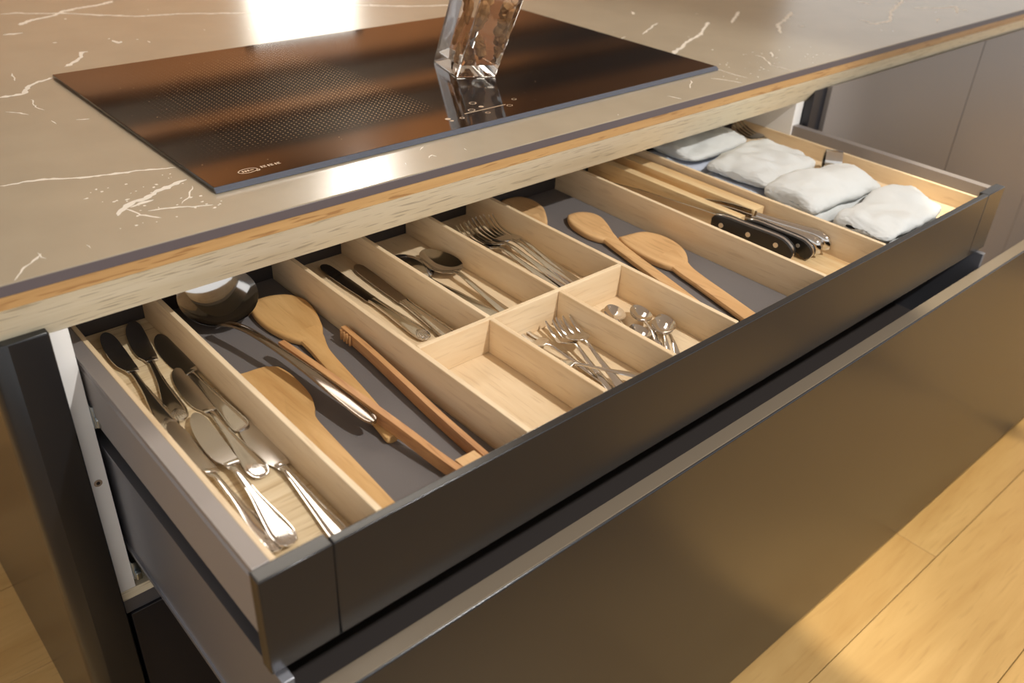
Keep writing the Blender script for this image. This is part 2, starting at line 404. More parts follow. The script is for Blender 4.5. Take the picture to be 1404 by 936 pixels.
VEINS = [(3, [(0.219, 1.251), (0.238, 1.249), (0.286, 1.218), (0.307, 1.209), (0.344, 1.173), (0.393, 1.132), (0.47, 1.111), (0.564, 1.06)]), (5, [(0.222, 1.163), (0.242, 1.185), (0.284, 1.201), (0.309, 1.226), (0.337, 1.233), (0.373, 1.243), (0.405, 1.259)]), (4, [(0.184, 1.114), (0.198, 1.112), (0.212, 1.113)]), (4, [(0.202, 0.899), (0.222, 0.918), (0.236, 0.934), (0.244, 0.959), (0.253, 0.956)]), (3.5, [(0.092, 0.804), (0.12, 0.805), (0.133, 0.829), (0.148, 0.848), (0.171, 0.857)]), (2, [(0.011, 0.52), (0.031, 0.516), (0.05, 0.512), (0.08, 0.495), (0.112, 0.487), (0.147, 0.477), (0.168, 0.469)]), (1.2, [(0.12, 0.778), (0.115, 0.746), (0.119, 0.728)]), (1, [(0.083, 0.747), (0.1, 0.721)]), (1.4, [(0.114, 0.686), (0.115, 0.671)]), (1.4, [(0.138, 0.674), (0.151, 0.668)]), (4, [(0.304, 1.002), (0.308, 0.984), (0.315, 0.988)]), (3, [(0.336, 0.991), (0.338, 0.986)]), (3, [(0.346, 0.972), (0.347, 0.961)]), (3, [(0.229, 1.033), (0.235, 1.031)]), (1.5, [(0.135, 0.904), (0.127, 0.867)]), (4, [(0.075, 0.385), (0.087, 0.399), (0.1, 0.408), (0.111, 0.408), (0.125, 0.418), (0.138, 0.424), (0.163, 0.431)]), (1.2, [(0.102, 0.381), (0.12, 0.375), (0.139, 0.365), (0.156, 0.357)]), (1.5, [(0.087, 0.399), (0.092, 0.375), (0.105, 0.358)]), (1, [(0.133, 0.377), (0.145, 0.387), (0.16, 0.413)]), (2.5, [(0.092, 0.396), (0.103, 0.401), (0.116, 0.402)]), (3.5, [(0.983, 0.474), (1.034, 0.498), (1.08, 0.518), (1.144, 0.541), (1.229, 0.591)]), (3, [(1.262, 0.564), (1.309, 0.591), (1.354, 0.615)]), (4, [(1.276, 0.466), (1.328, 0.509), (1.39, 0.531), (1.45, 0.559)]), (4, [(1.51, 0.449), (1.503, 0.412), (1.552, 0.407), (1.635, 0.452), (1.774, 0.498)]), (4, [(1.717, 0.445), (1.769, 0.415), (1.814, 0.404), (1.749, 0.368)]), (4, [(1.658, 0.54), (1.672, 0.513)]), (4, [(1.798, 0.393), (1.793, 0.369)]), (1, [(0.984, 0.397), (0.983, 0.359), (0.985, 0.328)]), (1.2, [(1.107, 0.401), (1.105, 0.384), (1.078, 0.351), (1.079, 0.316)]), (1.2, [(0.868, 0.343), (0.901, 0.367)]), (1, [(0.937, 0.359), (0.958, 0.318)]), (1.2, [(0.811, 0.337), (0.819, 0.318)]), (3, [(1.356, 0.481), (1.369, 0.478)]), (2, [(1.631, 0.353), (1.67, 0.368)]), (2, [(1.147, 0.399), (1.121, 0.378)]), (3, [(0.745, 1.028), (0.83, 0.969), (0.936, 0.925), (0.971, 0.95)]), (1.2, [(0.373, 0.341), (0.372, 0.335)]), (1.3, [(0.401, 0.338), (0.41, 0.343), (0.412, 0.337)]), (1.3, [(0.453, 0.339), (0.452, 0.333)]), (1.3, [(0.408, 0.363), (0.418, 0.37)]), (1.5, [(1.051, 0.593), (1.139, 0.637)]), (3, [(1.168, 0.725), (1.155, 0.706)]), (1.2, [(0.987, 0.587), (1.013, 0.598)]), (1.0, [(-0.037, 0.312), (-0.026, 0.326), (-0.017, 0.335), (-0.006, 0.349)]), (0.8, [(-0.006, 0.351), (-0.005, 0.336)]), (1.2, [(0.031, 0.342), (0.031, 0.334)])]
vseed = 0
def inlay(name, bm):
    # stone inlay lying a hair proud of the slab: top faces look up, skirts run down into the slab
    bm.normal_update()
    for f in bm.faces:
        if f.normal.z < 0: f.normal_flip()
    ed = [e for e in bm.edges if len(e.link_faces) == 1]
    r = bmesh.ops.extrude_edge_only(bm, edges=ed)
    bmesh.ops.translate(bm, verts=[v for v in r['geom'] if isinstance(v, bmesh.types.BMVert)], vec=(0, 0, -.0004))
    bmesh.ops.translate(bm, verts=bm.verts, vec=-world_loc(wt))
    me = bpy.data.meshes.new(name); bm.to_mesh(me); bm.free(); me.materials.append(MT['vein'])
    o = bpy.data.objects.new(name, me); COL.objects.link(o); o.parent = wt
    return o
for wd, pts in VEINS:
    vseed += 1; zv_ = ZT+.00014+.00004*(vseed % 6)
    P = [Vector((a, b_, 0)) for a, b_ in pts]
    Q = []
    for a, b_ in zip(P, P[1:]):
        n = max(2, int((b_-a).length/.004))
        for k in range(n): Q.append(a.lerp(b_, k/n))
    Q.append(P[-1])
    bm = bmesh.new(); pv = None; L = len(Q)
    for i, q in enumerate(Q):
        d = (Q[min(i+1, L-1)]-Q[max(i-1, 0)]).normalized(); nn = Vector((-d.y, d.x, 0))
        j = noise.noise(Vector((q.x*70, q.y*70, vseed*3.3)))*.0028 + noise.noise(Vector((q.x*240, q.y*240, vseed*1.7)))*.0016
        env = min(1, .35+min(i, L-1-i)/3)
        wv = wd*.00105*env*(.45+1.3*abs(noise.noise(Vector((q.x*110, q.y*110, 9+vseed)))))
        c = q+nn*j
        if i == 0 or i == L-1: wv *= .2
        ya = max(YC+.003, 0)
        v1 = bm.verts.new((c.x+nn.x*wv, max(ya, c.y+nn.y*wv), zv_)); v2 = bm.verts.new((c.x-nn.x*wv, max(ya, c.y-nn.y*wv), zv_))
        if pv: bm.faces.new((pv[0], pv[1], v2, v1))
        pv = (v1, v2)
    inlay('white_vein', bm)
bm = bmesh.new()
for k in range(150):
    if k % 3 == 0: cx, cy = random.uniform(.95, 1.25), random.uniform(.32, .42)
    elif k % 3 == 1: cx, cy = random.uniform(.06, .17), random.uniform(.35, .46)
    else: cx, cy = random.uniform(-.03, 2.0), random.uniform(.32, 1.2)
    if HX0-.01 < cx < HX1+.01 and HY0-.01 < cy < HY1+.01: continue
    r = random.uniform(.0005, .0018)
    vs = [bm.verts.new((cx+r*random.uniform(.5, 1.6)*math.cos(t), cy+r*random.uniform(.5, 1.3)*math.sin(t), ZT+.00016)) for t in [2*math.pi*i/6 for i in range(6)]]
    bm.faces.new(vs)
o = inlay('vein_specks', bm); o['kind'] = 'stuff'

# ------------------------------------------------------------------ hob
hb = thing('induction_hob', ((HX0+HX1)/2, (HY0+HY1)/2, ZT), 'black glass induction hob set on the taupe stone worktop', 'hob')
boxo('glass_plate', 'hob', (HX0, HX1, HY0+.004, HY1, ZT+.0006, ZT+.0056), parent=hb, bev=.0008)
hb.children[0].data.transform(Matrix.Identity(4))
bm = bmesh.new(); prism(bm, [(HY0+.0042, ZT+.0055), (HY0, ZT+.0026), (HY0, ZT+.0006), (HY0+.0042, ZT+.0006)], 0, HX0, HX1)
finish('front_bevel', bm, 'hob_edge', parent=hb, smooth=False)
ZP = ZT+.0057
def ring(bm, cx, cy, ra, rb, wdt, n=24):
    A = []; B = []
    for k in range(n):
        t = 2*math.pi*k/n
        A.append(bm.verts.new((cx+ra*math.cos(t), cy+rb*math.sin(t), ZP))); B.append(bm.verts.new((cx+(ra-wdt)*math.cos(t), cy+(rb-wdt)*math.sin(t), ZP)))
    for k in range(n): bm.faces.new((A[k], A[(k+1) % n], B[(k+1) % n], B[k]))
def quad(bm, x0, x1, y0, y1):
    bm.faces.new([bm.verts.new((a, b_, ZP)) for a, b_ in ((x0, y0), (x1, y0), (x1, y1), (x0, y1))])
bm = bmesh.new(); ring(bm, .218, .4045, .011, .0062, .0011, 28)
quad(bm, .2115, .2135, .4025, .4065); quad(bm, .2145, .2165, .4025, .4065); quad(bm, .2175, .2195, .4025, .4065); quad(bm, .2205, .2245, .4037, .4052)
quad(bm, .2255, .2285, .3985, .400); quad(bm, .2285, .2300, .3995, .4025)
finish('oval_logo', bm, 'print', parent=hb, smooth=False)
bm = bmesh.new()
for k in range(3):
    x = .2335+k*.0082
    quad(bm, x, x+.0016, .4035, .4085); quad(bm, x+.0026, x+.0062, .4035, .4047); quad(bm, x+.0026, x+.0054, .4056, .4066); quad(bm, x+.0026, x+.0062, .4075, .4085)
finish('logo_lettering', bm, 'print', parent=hb, smooth=False)
for (cx, cy, r, wv) in ((.491, .4175, .0038, .0038), (.491, .4095, .0026, .0026), (.508, .411, .0032, .001), (.537, .428, .005, .0011), (.556, .449, .0052, .0013), (.556, .432, .0036, .0036), (.548, .409, .0036, .001), (.590, .4155, .0042, .001), (.612, .432, .0035, .001)):
    bm = bmesh.new(); ring(bm, cx, cy, r, r*.9, wv*.98, 18); finish('control_mark', bm, 'print', parent=hb, smooth=False)
bm = bmesh.new(); quad(bm, .520, .588, .4205, .4222); finish('slider_mark', bm, 'print', parent=hb, smooth=False)

# ------------------------------------------------------------------ glass on the hob
gz = ZT+.0062
A0 = Vector((.609, .549, gz)); U = Vector((.047, -.028, 0)); Vv = Vector((.022, .082, 0)); LEAN = Vector((.030, -.024, .13))
gl_ = thing('glass_vase', A0+U*.5+Vv*.5, 'clear square leaning glass vase holding brown bark, on the hob', 'vase')
def frus(bm, inset, z0, z1, cap0, cap1):
    out = []
    for s in (z0, z1):
        base = A0+LEAN*s; fl_ = 1+.10*s
        c = base+U*.5+Vv*.5
        u, v = U*fl_, Vv*fl_
        ku, kv = .5-inset/u.length, .5-inset/v.length
        out.append([bm.verts.new(c+u*a*ku+v*b_*kv) for a, b_ in ((-1, -1), (1, -1), (1, 1), (-1, 1))])
    for k in range(4): bm.faces.new((out[0][k], out[0][(k+1) % 4], out[1][(k+1) % 4], out[1][k]))
    if cap0: bm.faces.new(out[0])
    if cap1: bm.faces.new(out[1])
    return out
bm = bmesh.new()
o1 = frus(bm, 0, 0, 1, True, False); i1 = frus(bm, .0035, .11, 1, True, False)
for k in range(4): bm.faces.new((o1[1][k], o1[1][(k+1) % 4], i1[1][(k+1) % 4], i1[1][k]))
bmesh.ops.bevel(bm, geom=[e for e in bm.edges], offset=.0011, segments=2, affect='EDGES', profile=.5)
finish('glass_body', bm, 'glass', parent=gl_)
for k in range(9):
    s = .18+.085*k
    c = A0+LEAN*s+U*random.uniform(.38, .62)+Vv*random.uniform(.2, .7)
    d = Vector((random.uniform(-.5, .5), random.uniform(-.5, .5), 1)).normalized()
    bm = bmesh.new(); pts = [d*(t-.5)*.034+Vector((.003*math.sin(t*5+k), .003*math.cos(t*4), 0)) for t in (0, .2, .4, .6, .8, 1)]
    tube(bm, [c+p for p in pts], [.004, .0082, .0070, .0090, .0074, .003], 8)
    for v in bm.verts: v.co += Vector((noise.noise(v.co*300), noise.noise(v.co*300+Vector((5, 5, 5))), 0))*.0016
    tag(finish('bark_curl', bm, 'bark', origin=c), 'curled piece of brown bark inside the glass vase on the hob', 'bark', 'bark curls in the glass vase')

# ------------------------------------------------------------------ cabinet carcass under the worktop
YF = .345
cb = thing('kitchen_cabinet', (.6, .7, ZF), 'island base cabinet with white side panels and two dark fronted drawers pulled open', 'cabinet')
o = boxo('side_panel', 'white', (-.0185, 0, YF, .92, -.297, .0375), parent=cb); o['label'] = 'white left side panel'
boxo('bottom_rail', 'ash_pale', (-.0185, .03, YF-.0005, .92, -.3105, -.2972), parent=cb)
o = boxo('side_panel', 'white', (1.168, 1.191, YF, .92, -.656, .0375), parent=cb); o['label'] = 'white right side panel'
boxo('back_panel', 'back', (0, 1.168, .9205, .935, -.656, .0375), parent=cb)
boxo('floor_board', 'back', (-.0185, 1.191, YF+.02, .92, ZF+.0005, -.6565), parent=cb)
bm = bmesh.new(); cyl(bm, (-.0095, YF-.0006, -.142), 1, .0042, .0008, 18); finish('screw_cap', bm, 'steel_b', parent=cb)
bm = bmesh.new(); cyl(bm, (-.0095, YF-.0010, -.142), 1, .0018, .0006, 12); finish('screw_hole', bm, 'shadowgap', parent=cb)
for z in (-.076, -.285):
    bm = bmesh.new(); prism(bm, [(.0003, z), (.0085, z), (.0085, z+.012), (.006, z+.024), (.0003, z+.026)], 1, YF-.004, .85, bev=.0008)
    ru = finish('drawer_runner', bm, 'galv', parent=cb)
    bm = bmesh.new(); box(bm, .001, .0075, YF-.010, YF-.0045, z+.003, z+.014, bev=.0015); finish('runner_clip', bm, 'galv', parent=cb)

# dark end panel on the left with a rounded outer edge
ep = thing('end_panel', (-.046, .6, ZF), 'dark rounded end panel closing the left side of the island', 'panel')
r_ = .018; prof = [(-.071, .94), (-.071, .328+r_)]
for k in range(1, 7):
    t = math.pi+math.pi/2*k/6
    prof.append((-.071+r_+r_*math.cos(t), .328+r_+r_*math.sin(t)))
prof += [(-.0205, .328), (-.0192, .3295), (-.0192, .94)]
bm = bmesh.new(); prism(bm, prof, 2, ZF+.0005, .0365+.012, bev=.0015)
# keep clear of the rail above it
for v in bm.verts:
    if v.co.z > 0 and v.co.y > .336: v.co.z = min(v.co.z, .0372)
finish('panel_board', bm, 'front', parent=ep)

# the closed inner drawer below
ind = part_empty('inner_drawer', (.59, .6, -.655), cb, 'closed dark inner drawer')
bm = bmesh.new(); box(bm, -.012, 1.16, YF-.001, YF+.016, -.655, -.3335, bev=.001); finish('front_panel', bm, 'navy', parent=ind)
bm = bmesh.new(); box(bm, -.016, 1.16, YF+.002, .9, -.3330, -.3110, bev=.001); finish('top_rail', bm, 'side_dark', parent=ind)

# dark filler post and the grey units to the right
fp = thing('filler_post', (1.212, .6, ZF), 'dark vertical filler post between drawer cabinet and grey doors', 'panel')
boxo('post_board', 'navy', (1.1925, 1.232, .3455, .92, ZF+.0005, .0372), parent=fp, bev=.001)
bm = bmesh.new(); prism(bm, [(.330, ZF+.0005), (.330, .0585), (.3452, .0365), (.3452, ZF+.0005)], 0, 1.1925, 1.232, bev=.0008); finish('front_strip', bm, 'navy', parent=fp)
UN = [(1.2335, 1.8135, 'first'), (1.8165, 2.4165, 'second'), (2.4195, 3.02, 'third')]
for x0, x1, nm in UN:
    u = thing('base_unit', ((x0+x1)/2, .6, ZF), 'grey taupe handleless base unit, %s one to the right of the drawer cabinet' % nm, 'cabinet', 'grey base units right of the drawers')
    bm = bmesh.new(); prism(bm, [(.3225, ZF+.004), (.3225, .0608), (.3280, .0603), (.3440, .0375), (.3440, ZF+.004)], 0, x0, x1, bev=.0010); finish('door', bm, 'door', parent=u)
    boxo('carcass', 'white', (x0+.001, x1-.001, .3445, .92, ZF+.0005, .0370), parent=u)

# ------------------------------------------------------------------ upper drawer
dr = part_empty('cutlery_drawer', (.6, .22, -.0986), cb, 'open upper drawer with a slim dark front')
H = .0986
bm = bmesh.new(); box(bm, .0604, 1.1446, 0, .0085, -H, 0, bev=.0012, seg=3); finish('front_panel', bm, 'front', parent=dr)
for x0, x1 in ((0, .0600), (1.1450, 1.2)):
    bm = bmesh.new(); box(bm, x0, x1, 0, .0140, -H, 0, bev=.0012, seg=3)
    o = finish('front_end_block', bm, 'front', parent=dr)
for s, (xa, xb) in ((1, (.0028, .0168)), (-1, (1.172, 1.186))):
    bm = bmesh.new(); xo, xi = (xa, xb) if s > 0 else (xb, xa)
    pr = [(xo, -.0005), (xi, -.0005), (xi, -.076), (xo+s*.0015, -.076), (xo+s*.0015, -.066), (xo-s*.0002, -.063), (xo-s*.0002, -.012), (xo+s*.0016, -.010), (xo+s*.0016, -.007), (xo, -.006)]
    prism(bm, pr, 1, .0145, .462, bev=.0005)
    o = finish('side_wall', bm, 'side_metal', parent=dr)
boxo('back_panel', 'back', (.0172, 1.1716, .4615, .470, -.060, -.004), parent=dr)
boxo('base_board', 'back', (.0172, 1.1716, .0145, .461, -.058, -.0500), parent=dr)

# grey liner mats
def matpiece(name, b, label):
    tag(boxo(name, 'mat', b, origin=((b[0]+b[1])/2, (b[2]+b[3])/2, b[4]), bev=.0008), label, 'mat')
ZM = -.0450
matpiece('drawer_mat', (.1092, .2585, .0095, .4605, -.0498, ZM), 'grey rubber drawer mat under the ladle and large wooden spoon')
matpiece('drawer_mat', (.5632, .7282, .0095, .4605, -.0498, ZM), 'grey rubber drawer mat under the two bare wooden spoons')

# ------------------------------------------------------------------ wooden trays
ZB = -.0415
def wall(parent, b, m='beech', name='wall'):
    return boxo(name, m, b, parent=parent, bev=.0006, seg=1)
t1 = thing('spreader_tray', (.063, .23, -.0498), 'narrow pale wooden tray along the left drawer side holding butter spreaders', 'tray')
boxo('tray_floor', 'oak_floorlet', (.0228, .1032, .0165, .4600, -.0498, -.0445), parent=t1)
wall(t1, (.0174, .0226, .0150, .4605, -.0498, -.0022), name='left_wall'); wall(t1, (.1034, .1090, .0092, .4605, -.0498, -.0004), name='right_wall')
t2 = thing('cutlery_tray', (.41, .23, -.0498), 'pale beech cutlery tray with six compartments in the drawer middle', 'tray')
XL, XA, XB, XR = .2592, .3548, .4541, .5570; TW = .0056
boxo('tray_floor', 'beech', (XL+TW+.0002, XR-.0002, .0150, .4600, -.0498, ZB), parent=t2)
wall(t2, (XL, XL+TW, .0092, .4605, -.0498, -.0004), name='side_board'); wall(t2, (XR, XR+TW, .0092, .4605, -.0498, -.0004), name='side_board')
YG = .1723
wall(t2, (XL+TW+.0001, XR-.0001, YG, YG+TW, ZB+.0001, -.0004), 'beech_x', 'cross_divider')
for x in (XA, XB):
    wall(t2, (x, x+TW, .0092, YG-.0001, ZB+.0001, -.0004), name='divider'); wall(t2, (x, x+TW, YG+TW+.0001, .4600, ZB+.0001, -.0004), name='divider')
t3 = thing('knife_and_towel_tray', (.95, .23, -.0498), 'pale wooden two compartment tray on the right side of the drawer', 'tray')
KL, KR = .7289, .8658
boxo('tray_floor', 'acacia', (KL+TW+.0002, KR-.0002, .0095, .4600, -.0498, ZB), parent=t3)
boxo('tray_floor', 'beech', (KR+TW+.0002, 1.1658, .0095, .4600, -.0498, ZB), parent=t3)
wall(t3, (KL, KL+TW, .0092, .4605, -.0498, -.0004), name='side_board'); wall(t3, (KR, KR+TW, .0092, .4605, -.0498, -.0004), name='divider')
wall(t3, (1.166, 1.1715, .0150, .4605, -.0498, -.0165), name='side_board')

# ------------------------------------------------------------------ lower drawer
ld = part_empty('deep_drawer', (.6, .2, -.67), cb, 'deep lower pull-out with a tall bronze brown front')
bm = bmesh.new(); box(bm, .004, 1.86, -.030, -.0105, -.668, -.1225, bev=.0022, seg=3); finish('front_panel', bm, 'front', parent=ld)
boxo('front_top_edge', 'front_top', (.006, 1.858, -.0285, -.0115, -.1226, -.1212), parent=ld, bev=.0005)
for xa, xb in ((.0030, .0125), (1.1765, 1.186)):
    bm = bmesh.new(); s = 1 if xa < .5 else -1; xo, xi = (xa, xb) if s > 0 else (xb, xa)
    pr = [(xo, -.1005), (xi, -.1005), (xi, -.2465), (xo, -.2465), (xo, -.2405), (xo+s*.0018, -.2395), (xo+s*.0018, -.1065), (xo, -.1050)]
    prism(bm, pr, 1, -.0102, .43, bev=.0005); finish('side_wall', bm, 'side_dark', parent=ld)
boxo('base_board', 'back', (.0128, 1.1762, -.010, .43, -.244, -.232), parent=ld)
boxo('back_panel', 'back', (.0128, 1.1762, .418, .43, -.2315, -.130), parent=ld)

# ------------------------------------------------------------------ flatware
def place(o, e, t, z, roll=0, pitch=0):
    """handle end at e, tip towards t"""
    d = Vector((t[0]-e[0], t[1]-e[1]))
    o.location = (e[0], e[1], z)
    o.rotation_mode = 'XYZ'
    m = Matrix.Rotation(math.atan2(d.y, d.x)-math.pi/2, 3, 'Z') @ Matrix.Rotation(pitch, 3, 'X') @ Matrix.Rotation(roll, 3, 'Y')
    o.rotation_euler = m.to_euler()
def local_thing(name): 
    o = bpy.data.objects.new(name, None); o.empty_display_size = .02; COL.objects.link(o); return o
def lpart(name, bm, m, parent):
    bmesh.ops.recalc_face_normals(bm, faces=bm.faces)
    me = bpy.data.meshes.new(name); bm.to_mesh(me); bm.free()
    me.materials.append(MT[m])
    for p in me.polygons: p.use_smooth = True
    me.set_sharp_from_angle(angle=R(40))
    o = bpy.data.objects.new(name, me); COL.objects.link(o); o.parent = parent
    return o
def dup(src):
    r = src.copy(); COL.objects.link(r)
    for ch in src.children:
        c = ch.copy(); COL.objects.link(c); c.parent = r
        for g in ch.children:
            d = g.copy(); COL.objects.link(d); d.parent = c
    return r
def blade_prism(bm, pts, t):
    """outline in XY (local), thickness t, z from 0"""
    P = [Vector((p[0], p[1], 0)) for p in pts]
    prism(bm, [(p.x, p.y) for p in P], 2, .0002, t, bev=t*.3, seg=1)
def handle_st(kind, y1, base=.0022):
    # (x,y,z,hw,ht)
    if kind == 'shell':
        return [(0, 0, base, .003, .0009), (0, .003, base, .0075, .0014), (0, .012, base, .0098, .0019), (0, .024, base, .0094, .0019), (0, .045, base, .0070, .0018), (0, .07, base+.0005, .0042, .0018), (0, y1-.010, base+.0008, .0030, .0020), (0, y1, base, .0036, .0016)]
    if kind == 'plain':
        return [(0, 0, base, .004, .0009), (0, .004, base, .0080, .0013), (0, .02, base, .0080, .0015), (0, .05, base, .0060, .0015), (0, y1-.012, base+.0006, .0032, .0018), (0, y1, base, .0038, .0014)]
def shell_ornament(par, base=.0022):
    bm = bmesh.new()
    for k in range(-3, 4):
        a = k*.36
        p0 = Vector((0, .0190, base+.0016)); p1 = Vector((math.sin(a)*.0085, .0145-math.cos(a)*.0115, base+.0013))
        tube(bm, [p0.lerp(p1, q)+Vector((0, 0, .0004*math.sin(q*math.pi))) for q in (0, .3, .6, 1)], [.0004, .0006, .0007, .0004], 6)
    lpart('shell_ornament', bm, 'steel_b', par)
def rim_lines(bm, st, off=.0008):
    st = smooth_st(st, 4)
    for s in (-1, 1):
        pts = [(x+s*(hw-off), y, z+ht*.8) for (x, y, z, hw, ht) in st if hw > .0036]
        if len(pts) > 2: tube(bm, pts, .0006, 6)
def make_spreader(kind):
    o = local_thing('butter_spreader'); y1 = .112
    bm = bmesh.new(); loft(bm, smooth_st(handle_st(kind, y1)), 14, 2.6)
    rim_lines(bm, handle_st(kind, y1)); h = lpart('handle', bm, 'steel', o)
    if kind == 'shell': shell_ornament(h)
    out = spline([(-.0030, .108), (-.0052, .1165), (-.0098, .128), (-.0118, .148), (-.0110, .172), (-.0070, .192), (-.0005, .2015), (.0040, .199), (.0072, .186), (.0078, .160), (.0078, .130), (.0074, .1185), (.0035, .1165), (.0030, .108)], 5)
    bm = bmesh.new(); blade_prism(bm, out, .0014); b = lpart('blade', bm, 'steel_b', o); b.location = (0, 0, .0012)
    bm = bmesh.new(); box(bm, -.0052, .0074, .1135, .1195, .0009, .0032, bev=.0005); lpart('collar', bm, 'steel', o)
    return o
spA = make_spreader('shell'); spB = make_spreader('plain'); used = set()
ZS = -.0443
SPR = [('A', (.0425, .249), (.056, .452), .0012, 10, 'dark butter spreader farthest left, lying along the left tray wall at the back'),
       ('A', (.0545, .259), (.088, .460), 0, 0, 'dark butter spreader with shell handle second from the left at the tray back'),
       ('B', (.0935, .211), (.0975, .413), 0.0012, -14, 'plain butter spreader leaning on the right tray wall at the back'),
       ('A', (.0755, .142), (.0870, .352), 0, 0, 'butter spreader in the tray middle, its shell handle before the two dark ones'),
       ('A', (.052, .054), (.067, .270), .0030, 0, 'bright butter spreader with shell handle centred at the tray front'),
       ('A', (.0400, .055), (.0430, .253), .0030, 18, 'bright butter spreader lying along the left tray wall at the front'),
       ('B', (.0885, .030), (.0995, .228), .0008, -6, 'plain bright butter spreader in the right front corner of the tray')]
for k, e, t, dz, roll, lab in SPR:
    src = spA if k == 'A' else spB
    o = src if k not in used else dup(src)
    used.add(k)
    place(o, e, t, ZS+dz+.0002, R(roll), R(.8) if dz > .002 else 0)
    tag(o, lab, 'butter knife', 'butter spreaders in the left tray')

def make_table_knife():
    o = local_thing('table_knife'); y1 = .10
    bm = bmesh.new(); st = [(0, 0, .0032, .003, .001), (0, .003, .0032, .0072, .0020), (0, .014, .0034, .0090, .0028), (0, .035, .0034, .0078, .0032), (0, .07, .0034, .0056, .0034), (0, .095, .0034, .0050, .0032), (0, .104, .0034, .0058, .0026)]
    loft(bm, smooth_st(st), 14, 2.4); rim_lines(bm, st); h = lpart('handle', bm, 'steel', o); shell_ornament(h, .0042)
    out = spline([(-.0052, .103), (-.0068, .108), (-.0066, .118), (-.0078, .150), (-.0080, .185), (-.0062, .204), (-.001, .2125), (.0045, .2105), (.0072, .201), (.0074, .160), (.0066, .118), (.0058, .103)], 5)
    bm = bmesh.new(); blade_prism(bm, out, .0016); b = lpart('blade', bm, 'steel_dark', o); b.location = (0, 0, .0026)
    return o
tk = make_table_knife(); place(tk, (.3165, .229), (.3155, .445), ZB+.0003)
tag(tk, 'dark table knife nearest the left wall of its compartment', 'knife', 'table knives in the cutlery tray')
t_ = dup(tk); place(t_, (.3375, .205), (.348, .418), ZB+.0003); tag(t_, 'brown reflecting table knife lying beside the divider to the spoons', 'knife', 'table knives in the cutlery tray')

def make_spoon(L=.205, bl=.072, hw=.0215, depth=.0095, name='table_spoon'):
    o = local_thing(name); yb = L-bl
    bm = bmesh.new(); k = L/.205; kw = hw/.0215
    st = [(0, 0, .003, .004*kw, .0008), (0, .004*k, .003, .0085*kw, .0012), (0, .03*k, .0036, .0075*kw, .0013), (0, .08*k, .0068, .0045*kw, .0014), (0, yb-.01*k, .0112*kw, .0032*kw, .0016), (0, yb+.004*k, depth+.0008, .0042*kw, .0011)]
    loft(bm, smooth_st(st), 12, 2.6); lpart('handle', bm, 'steel', o)
    bm = bmesh.new(); bowl(bm, 0, yb+bl/2, hw, bl/2, depth, depth+.0014, egg=.16); lpart('bowl', bm, 'steel', o)
    return o
ts = make_spoon(); place(ts, (.4190, .185), (.4310, .380), ZB+.0004)
tag(ts, 'bright table spoon with its hollow up and handle towards the cross divider', 'spoon', 'table spoons in the cutlery tray')
t_ = dup(ts); place(t_, (.3985, .206), (.4015, .411), ZB+.0136, R(180)); tag(t_, 'dark table spoon lying face down beside the divider to the knives', 'spoon', 'table spoons in the cutlery tray')

def make_fork(L, tines, name, hw, rise, tf=.60):
    o = local_thing(name); k = L/.2
    bm = bmesh.new()
    st = [(0, 0, .002, .004*k, .0008), (0, .004*k, .002, .0085*k, .0012), (0, .03*k, .003, .0074*k, .0013), (0, .08*k, .0075*k, .0040*k, .0014), (0, .118*k, .0118*k, .0028*k, .0016), (0, .132*k, .0112*k, .0030*k, .0014)]
    loft(bm, smooth_st(st), 12, 2.6); lpart('handle', bm, 'steel', o)
    bm = bmesh.new()
    st = [(0, .130*k, .0112*k, .0030*k, .0013), (0, .138*k, .009*k, hw*.72, .0010), (0, .146*k, .0062*k, hw, .0009), (0, .156*k, .0040*k, hw, .0008)]
    loft(bm, smooth_st(st), 12, 3.5)
    tw = hw/tines*tf
    for i in range(tines):
        xc = -hw+hw*(2*i+1)/tines
        s2 = [(xc, .1545*k, .0042*k, tw, .0008), (xc, .166*k, .0034*k, tw*.95, .0008), (xc, .182*k, .0050*k, tw*.85, .0008), (xc, .194*k, (.0050+rise*.6)*k, tw*.6, .0007), (xc, .2*k, (.005+rise)*k, tw*.3, .0005)]
        loft(bm, smooth_st(s2, 3), 8, 2.4)
    lpart('tined_head', bm, 'steel', o)
    return o
fk = make_fork(.2, 4, 'table_fork', .0125, .010)
FK = [((.4975, .194), (.479, .388), 0, 4, 'first'), ((.5055, .193), (.494, .391), .0042, 6, 'second'), ((.5140, .192), (.507, .390), .0084, 8, 'third'), ((.5220, .192), (.520, .388), .0108, 10, 'fourth'), ((.5320, .193), (.5365, .389), .0040, 14, 'fifth')]
WH = {'first': 'leftmost table fork of the nested row, its tines behind the divider to the spoons', 'second': 'second table fork from the left in the nested row', 'third': 'middle table fork of the nested row of five', 'fourth': 'fourth table fork from the left in the nested row', 'fifth': 'rightmost table fork of the nested row, nearest the tray side board'}
for i, (e, t, dz, roll, nm) in enumerate(FK):
    o = fk if i == 0 else dup(fk)
    place(o, e, t, ZB+.0004+dz*.55, R(0), R(3.2) if i else R(1)); tag(o, WH[nm], 'fork', 'table forks in the cutlery tray')
cf = make_fork(.145, 3, 'cake_fork', .0128, .005, .74)
CF = [((.4120, .042), (.4030, .184), 0, 0, 'cake fork half hidden behind the divider of the empty compartment'),
      ((.3970, .024), (.4380, .161), .0030, 1.5, 'cake fork with bright tines in the middle of its compartment'),
      ((.4030, .016), (.4440, .150), .0070, 2.5, 'rightmost cake fork, tines towards the teaspoon compartment'),
      ((.4415, .018), (.3700, .122), .0120, -3, 'cake fork lying across the others, its handle near the drawer front')]
